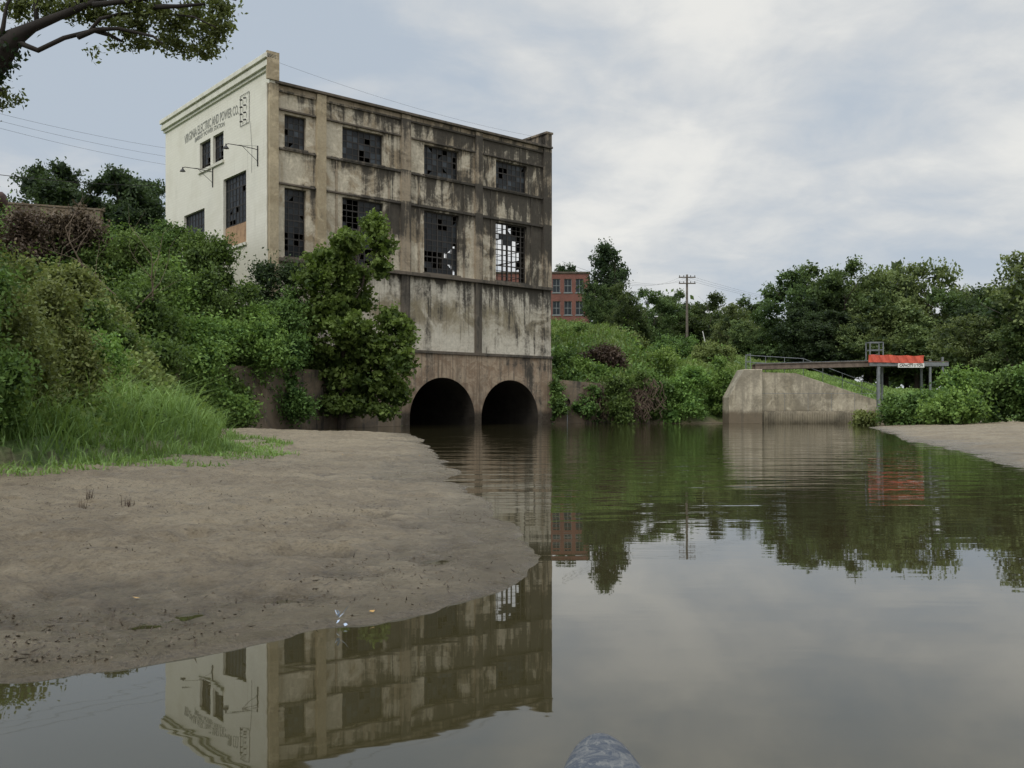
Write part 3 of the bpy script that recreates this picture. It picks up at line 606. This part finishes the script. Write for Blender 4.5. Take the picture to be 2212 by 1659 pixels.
for q in (z0,z1): mb.box(-.045,-.025,a,b_,q-.007,q+.007)
mb.tube([(-.05,2.2,15.9),(-.04,2.0,14.5),(-.04,2.05,13.2)],.008,4)
R=mb.obj("insulator_rack",m_dark,B)
for q in (2.7,3.15):
    for k in range(4):
        mb=MB(); zq=16.1+k*.38; mb.tube([(-.03,q,zq),(-.10,q,zq),(-.13,q,zq-.02),(-.18,q,zq-.03)],[.02,.055,.035,.05],8); mb.obj("insulator",m_dark,R)
for w_,z_ in ((1.35,14.25),(7.1,14.2)):
    mb=MB(); mb.box(-.05,-.002,w_-.03,w_+.03,z_-.85,z_+.2)
    mb.tube([(-.03,w_,z_),(-.9,w_,z_+.04),(-1.6,w_,z_+.02),(-1.72,w_,z_-.04)],.020,6)
    mb.tube([(-.03,w_,z_-.6),(-.85,w_,z_+.03)],.013,5); mb.tube([(-.03,w_,z_+.18),(-1.1,w_,z_+.05)],.009,5)
    Lp=mb.obj("wall_lamp",m_dark,B)
    mb=MB(); mb.tube([(-1.72,w_,z_),(-1.72,w_,z_-.1),(-1.72,w_,z_-.15),(-1.72,w_,z_-.24)],[.03,.045,.10,.16],12); mb.obj("lamp_shade",m_dark,Lp)
mb=MB(); mb.tube([(-.05,.25,9),(-.05,.25,17.4)],.05,8); mb.obj("downpipe",m_trim,B)

# ------------------------------------------------------------ retaining walls
def polywall(name,pl,z0,z1,th,mat,label,seed=0):
    mb=MB(); P=[Vector(p) for p in pl]; Np=[]
    for i,p in enumerate(P):
        d=(P[min(i+1,len(P)-1)]-P[max(i-1,0)]).normalized(); Np.append(Vector((-d.y,d.x))*th/2)
    for i in range(len(P)-1):
        a,b_=P[i],P[i+1]; na,nb=Np[i],Np[i+1]; zt,zu=z1[i],z1[i+1]
        A=[(*(a-na),z0),(*(b_-nb),z0),(*(b_+nb),z0),(*(a+na),z0),(*(a-na),zt),(*(b_-nb),zu),(*(b_+nb),zu),(*(a+na),zt)]
        i0=len(mb.v); mb.v+=A; mb.f+=[(i0+4,i0+5,i0+6,i0+7),(i0,i0+1,i0+5,i0+4),(i0+2,i0+3,i0+7,i0+6)]
        if i==0: mb.f.append((i0+3,i0,i0+4,i0+7))
        if i==len(P)-2: mb.f.append((i0+1,i0+2,i0+6,i0+5))
    o=mb.obj(name,mat); tag(o,label,"wall"); return o
polywall("retaining_wall",[(-14.9,33.2),(-13.6,37.1),(-10.15,44.0),(-6.3,52.2)],-1,[2.5,2.75,2.8,2.8],.5,m_bankwall,"stained brown retaining wall under hanging creepers")
polywall("retaining_wall",[(2.45,60.45),(5.5,61.45),(8.9,61.8)],-1,[2.85,2.6,2.2],.5,m_bankwall,"low brown concrete wall with drain pipe and dead vines")
mb=MB()
mb.tube([(3.47,61.3,1.42),(3.47,60.3,1.40)],.24,14,cap=False); mb.tube([(3.47,60.3,1.40),(3.47,61.0,1.41)],.20,14,cap=False)
o=mb.obj("drain_pipe",m_dark,None,True); tag(o,"round dark drain pipe jutting from the low wall","pipe")
mb=MB(); mb.tube([(3.47,60.45,1.22),(3.47,60.2,1.15),(3.5,60.05,.7),(3.5,60.0,0)],[.03,.022,.018,.03],6)
o=mb.obj("water_trickle",simple("falling_water",(.35,.37,.38),.2,.3,9),None,True); tag(o,"thin trickle of water falling from the drain pipe","water",kind="structure")
mb=MB(); r=random.Random(5)
for i in range(300):
    x0=r.choice([r.uniform(4.6,9.2),r.gauss(8.2,.7)]); y0=61.25+.03*(x0-5); p=Vector((x0,y0-.1,r.uniform(1.4,2.9)+.25*math.sin(x0*3))); P=[p]
    for k in range(r.randint(3,7)): p=p+Vector((r.uniform(-.26,.26),r.uniform(-.18,.03),-r.uniform(.05,.38))); P.append(p)
    P=[q for q in P if q.z>.05]
    if len(P)>1: mb.tube(P,[.022]*len(P),4,cap=False)
o=mb.obj("dead_vines",m_brown); tag(o,"tangle of brown dead vines hanging over the wall","vine",kind="stuff")
m_bare=simple("bare_wood",(.2,.15,.11),.9,.3,4)
for sgn in range(5):
    mb=MB(); rs=np.random.default_rng(sgn+200); q=pt([250,190,330,120,280][sgn],[570,530,580,560,620][sgn],36)
    branchy(mb,(0,0,-1.2),(.3*sgn-.6,-.4,.6),2.0,.035,2,rs,5,.7)
    o=mb.obj("bare_branch",m_bare); o.location=q
    tag(o,"bare fallen branch poking out of the thicket","branch","bare branches on the bank")

# ------------------------------------------------------------ weir / outfall
Wm=empty("intake_structure",(13.95,61.0,0))
tag(Wm,"pale concrete intake with sloping wing wall at waterline","concrete structure")
mb=MB(); mb.prism([(0,-1),(2.15,-1),(2.15,3.5),(.95,3.5),(0,1.7)],0,1.9); mb.obj("abutment",m_weirc,Wm,bevel=.04)
mb=MB(); mb.prism([(2.14,-1),(10.9,-1),(10.9,1.15),(4.5,3.28),(2.14,3.34)],.7,1.1); mb.obj("wing_wall",m_weirc,Wm,bevel=.03)
mb=MB(); mb.box(2.16,8.8,.38,.69,-1,.25); n_=60
for k in range(n_): 
    x0=2.25+k*(6.55/n_); mb.tube([(x0,.34,-.3),(x0,.34,.66),(x0,.44,.76),(x0,.69,.78)],.055,6)
mb.obj("corrugated_sill",simple("wet_concrete",(.25,.215,.15),.8,.5,1.2),Wm,True)
mb=MB(); mb.box(9.6,10.9,.2,2.0,-1,.95); mb.obj("end_block",m_weirc,Wm,bevel=.03)
def rail(pts,post_h,r,name,label,levels=(1.,.55)):
    mb=MB(); 
    for lv in levels: mb.tube([Vector(p)+Vector((0,0,post_h*lv)) for p in pts],r,6)
    for i in range(len(pts)-1):
        a,b_=Vector(pts[i]),Vector(pts[i+1]); n_=max(1,round((b_-a).length/1.5))
        for k in range(n_+ (i==len(pts)-2)):
            q=a.lerp(b_,k/n_); mb.tube([q-Vector((0,0,.3)),q+Vector((0,0,post_h))],r,6)
    o=mb.obj(name,m_galv); tag(o,label,"railing"); return o
rail([(15.5,62.7,3.5),(19.4,63.2,3.3),(24.6,63.2,1.35)],1.0,.020,"handrail","grey pipe handrail stepping down the wing wall")
rail([(15.4,61.3,3.5),(15.4,62.6,3.5)],1.0,.022,"handrail","short grey handrail on the concrete abutment")
rail([(16.15,61.45,1.1),(23.7,61.45,1.1)],.85,.012,"handrail","thin grey rail across the intake sill",(1.,))
Fb=empty("footbridge",(16,61.6,3.4)); tag(Fb,"rusty steel beam footbridge from abutment to gantry","footbridge")
for dy in (0,.9):
    mb=MB()
    prof=[(-.09,-.06),(.09,-.06),(.09,-.02),(.012,-.02),(.012,.26),(.09,.26),(.09,.30),(-.09,.30),(-.09,.26),(-.012,.26),(-.012,-.02),(-.09,-.02)]
    i=len(mb.v); n_=len(prof)
    mb.v+=[(-.2,dy+p,q+.165) for p,q in prof]+[(8.1,dy+p,q+.38) for p,q in prof]
    mb.f.append(tuple(range(i,i+n_))); mb.f.append(tuple(range(i+2*n_-1,i+n_-1,-1)))
    for k in range(n_): j=(k+1)%n_; mb.f.append((i+k,i+n_+k,i+n_+j,i+j))
    mb.obj("beam",m_rust,Fb)
mb=MB()
for k in range(39):
    x0=-.15+k*.21; zz_=.47+.215*(x0+.2)/8.3; mb.box(x0,x0+.18,-.08,.98,zz_+.012,zz_+.05)
mb.obj("deck",m_galv,Fb)
G=empty("gantry",(23.7,61.4,0)); tag(G,"grey steel trash rack gantry on tall posts","gantry")
for x_,y_ in ((0,0),(.75,1.3),(3.35,0),(3.35,1.3),(4.15,0)):
    mb=MB(); t=.09 if x_<.5 else .06; h_=4.15 if x_<4 else 4.3
    mb.box(x_-t,x_+t,y_-t,y_-t+.03,0,h_); mb.box(x_-t,x_+t,y_+t-.03,y_+t,0,h_); mb.box(x_-.015,x_+.015,y_-t+.03,y_+t-.03,0,h_); mb.obj("post",m_galv,G)
mb=MB(); mb.box(-.6,4.5,-.12,-.02,3.72,3.98); mb.box(-.6,4.5,1.3,1.4,3.72,3.98)
for k in range(8): mb.box(-.5+k*.68,-.4+k*.68,-.02,1.3,3.78,3.9)
mb.obj("platform_frame",m_galv,G)
mb=MB(); mb.box(-.6,4.45,-.15,1.42,3.985,4.03); mb.obj("deck",m_rust,G)
mb=MB()
for x_,y_ in ((-.5,.1),(.35,.1),(-.5,.8),(.35,.8)): mb.box(x_-.03,x_+.03,y_-.03,y_+.03,4.03,5.3)
for z_ in (4.75,5.25): 
    for y_ in (.1,.8): mb.box(-.47,.32,y_-.025,y_+.025,z_,z_+.05)
    for x_ in (-.5,.35): mb.box(x_-.025,x_+.025,.13,.77,z_+.003,z_+.047)
mb.box(-.3,.1,.3,.6,4.03,4.5); mb.obj("hoist_frame",m_galv,G)
mb=MB(); nxn,nzn=90,7
for i in range(nxn+1):
    fall=.02*math.sin(i*.23)
    for j in range(nzn+1):
        x_=-.7+i*3.55/nxn
        mb.v.append((x_,-.2+.035*math.sin(i*.43+j*.5)+.02*math.sin(i*1.3+j),3.93+j*.48/nzn+fall*(j/nzn)+.03*math.sin(i*.05+1)))
for i in range(nxn):
    for j in range(nzn): a=i*(nzn+1)+j; mb.f.append((a,a+nzn+1,a+nzn+2,a+1))
mb.obj("orange_netting",m_orange,G,True)["label"]="crumpled orange plastic safety netting"
mb=MB(); mb.box(1.2,2.9,-.18,-.15,3.62,3.90); S=mb.obj("capacity_sign",m_white,G)
lettering("CAPACITY 5 TON",.17,1.5,(2.05,-.186,3.76),Matrix(((1,0,0),(0,0,-1),(0,1,0))),m_black,S)

# ------------------------------------------------------------ brick mill
BM=empty("brick_mill",(11.4,140,0)); tag(BM,"two storey red brick mill with flat roof","building")
m,nt,b,_=newmat("red_brick"); tc=nd(nt,'ShaderNodeTexCoord').outputs['Object']; s=nd(nt,'ShaderNodeSeparateXYZ',{0:tc})
v=nd(nt,'ShaderNodeCombineXYZ',{0:M(nt,'ADD',s.outputs[0],s.outputs[1]),1:s.outputs[2],2:0.}).outputs[0]
br=nd(nt,'ShaderNodeTexBrick',{'Vector':v,'Scale':1.,'Mortar Size':.015,'Brick Width':.3,'Row Height':.1,'Color1':(.20,.068,.052,1),'Color2':(.155,.055,.043,1),'Mortar':(.15,.09,.07,1)})
n1=noise(nt,tc,.6,6,.6); setin(nt,b,Base_Color=mixc(nt,mrange(nt,n1,.45,.7,0,.5),br.outputs[0],(.10,.048,.038)),Roughness=.9)
m_brick=m
wx=[-6.55,-4.85,-3.15,-1.45]; wz=[(14.9,16.9),(18.2,20.2)]
ops=[(x_-.55,x_+.55,a,c_) for x_ in wx for a,c_ in wz]
mb=MB(); wallo(mb,mr,-16,0,8,21.0,0,.4,ops); mb.box(-.4,0,.4,16,8,21.0); mb.box(-16,-15.6,.4,16,8,21.0); mb.box(-15.6,-.4,15.6,16,8,21.0); mb.obj("wall",m_brick,BM)
mb=MB(); mb.box(-16.15,.15,-.15,16.1,21.0,21.25); mb.obj("roof",m_ledge,BM)
mb=MB(); mb.box(-3.4,-1.2,-.3,0,12.0,13.6); mb.obj("loading_block",m_weirc,BM)
mb=MB(); mb.box(-15.5,-.5,.8,.9,8,21); mb.obj("interior_wall",m_in,BM)
m_wf=simple("grey_window_paint",(.20,.215,.215),.6,.2,3)
for k,o_ in enumerate(ops):
    a,c_,z0,z1=o_; fb=MB(); t=.07
    fb.box(a,a+t,.12,.2,z0,z1); fb.box(c_-t,c_,.12,.2,z0,z1); fb.box(a+t,c_-t,.12,.2,z0,z0+t); fb.box(a+t,c_-t,.12,.2,z1-t,z1); fb.box(a+t,c_-t,.13,.19,(z0+z1)/2-.04,(z0+z1)/2+.04)
    fb.box((a+c_)/2-.03,(a+c_)/2+.03,.135,.185,z0+t,z1-t)
    w=fb.obj("window",m_wf,BM); mb=MB(); mb.quad((a,.16,z0),(c_,.16,z0),(c_,.16,z1),(a,.16,z1)); link("pane",npmesh("pane",mb.v,mb.f,[.4]*4),m_glass,w)
    mb=MB(); mb.box(a-.12,c_+.12,-.08,.1,z0-.15,z0-.003); mb.obj("window_sill",m_wf,BM)
ux,uy=23.05,125; g0=gz(ux,uy); U=empty("utility_pole",(ux,uy,g0)); tag(U,"tall timber utility pole with double crossarms","utility pole"); zt=18.7-g0
mb=MB(); mb.tube([(0,0,-.5),(0,0,zt)],[.19,.13],8); mb.obj("pole",m_pole,U)
for dz in (.45,1.25):
    mb=MB(); mb.box(-1.1,1.1,-.2,-.08,zt-dz,zt-dz+.14); ca=mb.obj("crossarm",m_pole,U)
    for x_ in (-1,-.45,.45,1):
        mb=MB(); mb.tube([(x_,-.14,zt-dz+.14),(x_,-.14,zt-dz+.34)],.05,6); mb.obj("insulator",m_dark,ca)
g0=gz(25,121)
mb=MB(); mb.tube([(0,0,-.5),(-.9,0,3.6)],[.08,.06],7); o=mb.obj("leaning_post",m_white); o.location=(25.2,121,g0); tag(o,"thin white leaning post near the utility pole","post")
def wire(a,b_,sag,r,lab):
    mb=MB(); P=[a.lerp(b_,k/16)+Vector((0,0,-sag*4*(k/16)*(1-k/16))) for k in range(17)]
    mb.tube(P,r,4); o=mb.obj("power_line",m_dark); tag(o,lab,"power line","overhead wires")
for k in range(3): wire(pt(-260,175+k*14,48),pt(372,322+k*18,66),.3,.008,"thin overhead wire strung toward the power station")
wire(pt(-200,350,50),pt(372,402,64),.3,.025,"thick black overhead cable on the hillside")
wire(pt(583,128,47.9),pt(1150,294,62),.35,.006,"thin wire stretched over the station roof")
for k in (-1,.0,1): wire(Vector((3.5,66,11.0+.2*k)),Vector((ux+k,uy-.14,18.3)),1.2,.010,"overhead wire strung to the utility pole"); wire(Vector((ux+k,uy-.14,18.3)),Vector((60+k,150,16)),1.0,.010,"overhead wire running from the utility pole")
mb=MB(); mb.prism([(-3,-3),(2.4,-3),(2.4,.35),(-3,.75)],0,.4); mb.prism([(-3.1,.76),(2.5,.36),(2.5,.46),(-3.1,.86)],-.05,.45); o=mb.obj("parapet_wall",m_bankwall); q=pt(125,440,54); o.location=(q.x,54,q.z-.75); tag(o,"low weathered concrete parapet on the hilltop","wall")
mb=MB(); mb.tube([(-2,0,0),(0,0,0),(.15,0,0)],[.45,.45,.3],16); o=mb.obj("rusty_tank",simple("tank_rust",(.06,.03,.025),.8,.3,2),None,True); q=pt(5,432,52); o.location=q; tag(o,"dark rusty cylindrical tank on the hilltop","tank")

# ------------------------------------------------------------ kayak
mb=MB(); secs=[(2.005,.010,.205),(1.995,.032,.226),(1.97,.050,.240),(1.92,.065,.248),(1.84,.078,.252),(1.72,.10,.256),(1.5,.15,.26),(1.1,.25,.26),(.5,.31,.26),(-.3,.33,.25),(-1.1,.25,.25),(-1.8,.06,.26)]
n_=20
for yk,wk,zk in secs:
    cxk=.183*max(0,(yk+1.8)/3.8)
    for q in range(n_):
        a=2*math.pi*q/n_; zz_=zk+ (math.sin(a)*.05 if math.sin(a)>0 else math.sin(a)*min(.30,.10+.12*(2.0-yk)))-.058
        mb.v.append((cxk+math.cos(a)*wk,yk,zz_))
for k in range(len(secs)-1):
    for q in range(n_): r_=(q+1)%n_; mb.f.append((k*n_+q,k*n_+r_,(k+1)*n_+r_,(k+1)*n_+q))
mb.f.append(tuple(range(n_-1,-1,-1))); mb.f.append(tuple((len(secs)-1)*n_+q for q in range(n_)))
m,nt,b,_=newmat("scuffed_grey_plastic"); tc=nd(nt,'ShaderNodeTexCoord').outputs['Object']; n1=noise(nt,tc,20,9,.8,1.); n2=noise(nt,mapv(nt,tc,(90,30,90)),1,5,.6)
c=mixc(nt,mrange(nt,n1,.44,.58),(.060,.070,.088),(.12,.125,.13)); c=mixc(nt,mrange(nt,n2,.54,.64,0,.5),c,(.19,.19,.18)); setin(nt,b,Base_Color=c,Roughness=.9,Normal=bump(nt,n1,.5,.004)); b.inputs['Specular IOR Level'].default_value=.12
o=mb.obj("kayak",m,None,True); s_=o.modifiers.new("sub",'SUBSURF'); s_.levels=2; s_.render_levels=2; tag(o,"scuffed blue grey kayak bow floating on the water","kayak")
# ------------------------------------------------------------ litter, leaves, tufts
r=random.Random(21)
mb=MB()
for k in range(9):
    a=Vector((r.uniform(-.018,.018),r.uniform(-.015,.015),r.uniform(0,.05))); d_=[Vector((r.uniform(-.015,.015),r.uniform(-.015,.015),r.uniform(-.012,.018))) for _ in range(3)]; mb.quad(a,a+d_[0],a+d_[0]+d_[1],a+d_[1]+d_[2]*.3)
o=mb.obj("litter",simple("blue_white_plastic",(.45,.55,.7),.4,.3,30)); o.location=(-.71,3.93,.012); tag(o,"crumpled scrap of blue and white plastic at waterline","litter")
def scatter_leaves(name,n,size,mat,label,seed,zoff=.008,flat=3.,asp=.5,clump=False):
    rs=np.random.default_rng(seed); y=3.3+34*rs.random(n)**1.6; x=-y*.6+rs.random(n)*y*.65; z,dw,du=height(x,y,True); k=(dw<-.08)&(du<-.1)
    if clump: k&=(vn(x,y,1.3,40)+vn(x,y,.5,41)+rs.normal(size=n)*.15>.0)
    C=np.stack([x,y,z+zoff],1)[k]
    V_,F_,S_=leafquads(C,size,rs.random(len(C)),rs,flat,asp); o=link(name,npmesh(name,V_,F_,S_),mat); tag(o,label,"debris",kind="stuff")
scatter_leaves("fallen_leaves",14,.016,foliage("yellow_leaf",(.4,.25,.04),(.5,.35,.14),.1),"few yellow fallen leaves on the mud",3,.012)
scatter_leaves("mud_debris",4200,.022,simple("wet_debris",(.065,.05,.036),.8,.3,10),"thin dark twigs scattered on the mud",4,.004,2.,.13,True)
scatter_leaves("mud_crumbs",9000,.008,simple("mud_crumb",(.11,.087,.058),.8,.3,10),"small dark crumbs of mud",5,.002,.5,.6,True)
for px,py in ((193,1062),(178,1078),(280,1070)):
    d=F*(H-.22)/(py-885); X0=(px-1106)/F*d; nb=22; rs=np.random.default_rng(px); x=X0+rs.normal(size=nb)*.02; y=d+rs.normal(size=nb)*.02
    z=height(x,y); 
    a=rs.random(nb)*6.28; h_=.03+.07*rs.random(nb); Bp=np.stack([x,y,z-.01],1); T=Bp+np.stack([np.cos(a)*.03,np.sin(a)*.03,h_],1); W=np.stack([np.cos(a+1.5),np.sin(a+1.5),0*a],1)*.003
    Vv=np.stack([Bp-W,Bp+W,T+W*.2,T-W*.2],1).reshape(-1,3)-np.array([X0,d,0]); o=link("grass_tuft",npmesh("grass_tuft",Vv,np.arange(nb*4).reshape(-1,4),np.repeat(rs.random(nb)*.5,4)),f_dead); o.location=(X0,d,0); tag(o,"small brown green grass tuft growing on the mud","grass tuft","grass tufts on the mud")

# ------------------------------------------------------------ light, sky, camera
sd=Vector((-.48,-.74,.80)).normalized()
ld=bpy.data.lights.new("sun",'SUN'); ld.energy=1.4; ld.angle=math.radians(20); ld.color=(1,.95,.87); lo=bpy.data.objects.new("sun",ld); COL.objects.link(lo); lo.rotation_euler=sd.to_track_quat('Z','Y').to_euler()
w=bpy.data.worlds.new("World"); scn.world=w; w.use_nodes=True; nt=w.node_tree; nt.nodes.clear()
out=nd(nt,'ShaderNodeOutputWorld'); bg=nd(nt,'ShaderNodeBackground',{'Strength':.1}); nt.links.new(bg.outputs[0],out.inputs[0])
sky=nd(nt,'ShaderNodeTexSky',sky_type='NISHITA',sun_disc=False,sun_elevation=math.asin(sd.z),sun_rotation=math.atan2(sd.x,sd.y),dust_density=3.)
tc=nd(nt,'ShaderNodeTexCoord').outputs['Generated']; s=nd(nt,'ShaderNodeSeparateXYZ',{0:tc}); zc=M(nt,'MAXIMUM',s.outputs[2],0.)
dn=M(nt,'ADD',zc,.26); pv=nd(nt,'ShaderNodeCombineXYZ',{0:M(nt,'DIVIDE',s.outputs[0],dn),1:M(nt,'DIVIDE',s.outputs[1],dn),2:0.}).outputs[0]
n1=noise(nt,mapv(nt,pv,(1.6,1.5,1),(3.1,1.2,0)),1.0,9,.52,.4); n2=noise(nt,mapv(nt,pv,(1.7,1.9,1),(7,5,0)),3.0,8,.58,.4); n3=noise(nt,mapv(nt,pv,(1,1,1),(1,8,0)),.6,4,.5)
f=M(nt,'ADD',M(nt,'MULTIPLY',n1,.62),M(nt,'ADD',M(nt,'MULTIPLY',n2,.24),M(nt,'MULTIPLY',n3,.25)))
f=M(nt,'ADD',f,M(nt,'MULTIPLY',s.outputs[0],.08))
cl=mixc(nt,mrange(nt,f,.46,.61),(4.8,5.65,7.0),(6.5,6.95,7.7)); cl=mixc(nt,mrange(nt,f,.56,.71),cl,(8.5,8.7,9.0))
mixd=mixc(nt,.94,sky.outputs[0],cl)
hor=mrange(nt,zc,0,.16,.55,0); mixd=mixc(nt,hor,mixd,(7.5,7.8,8.3))
up=mrange(nt,zc,.42,.80,1.,2.7); mixd=mixc(nt,1.,mixd,nd(nt,'ShaderNodeCombineColor',{0:up,1:M(nt,'MULTIPLY',up,.97),2:M(nt,'MULTIPLY',up,.90)}).outputs[0],'MULTIPLY')
nt.links.new(mixd,bg.inputs[0])
cam=bpy.data.cameras.new("camera"); co=bpy.data.objects.new("camera",cam); COL.objects.link(co); scn.camera=co
co.location=(0,0,H); co.rotation_euler=(math.radians(90),0,0); cam.sensor_width=36; cam.lens=36*F/2212; cam.shift_y=55.5/2212; cam.clip_start=.05; cam.clip_end=4000
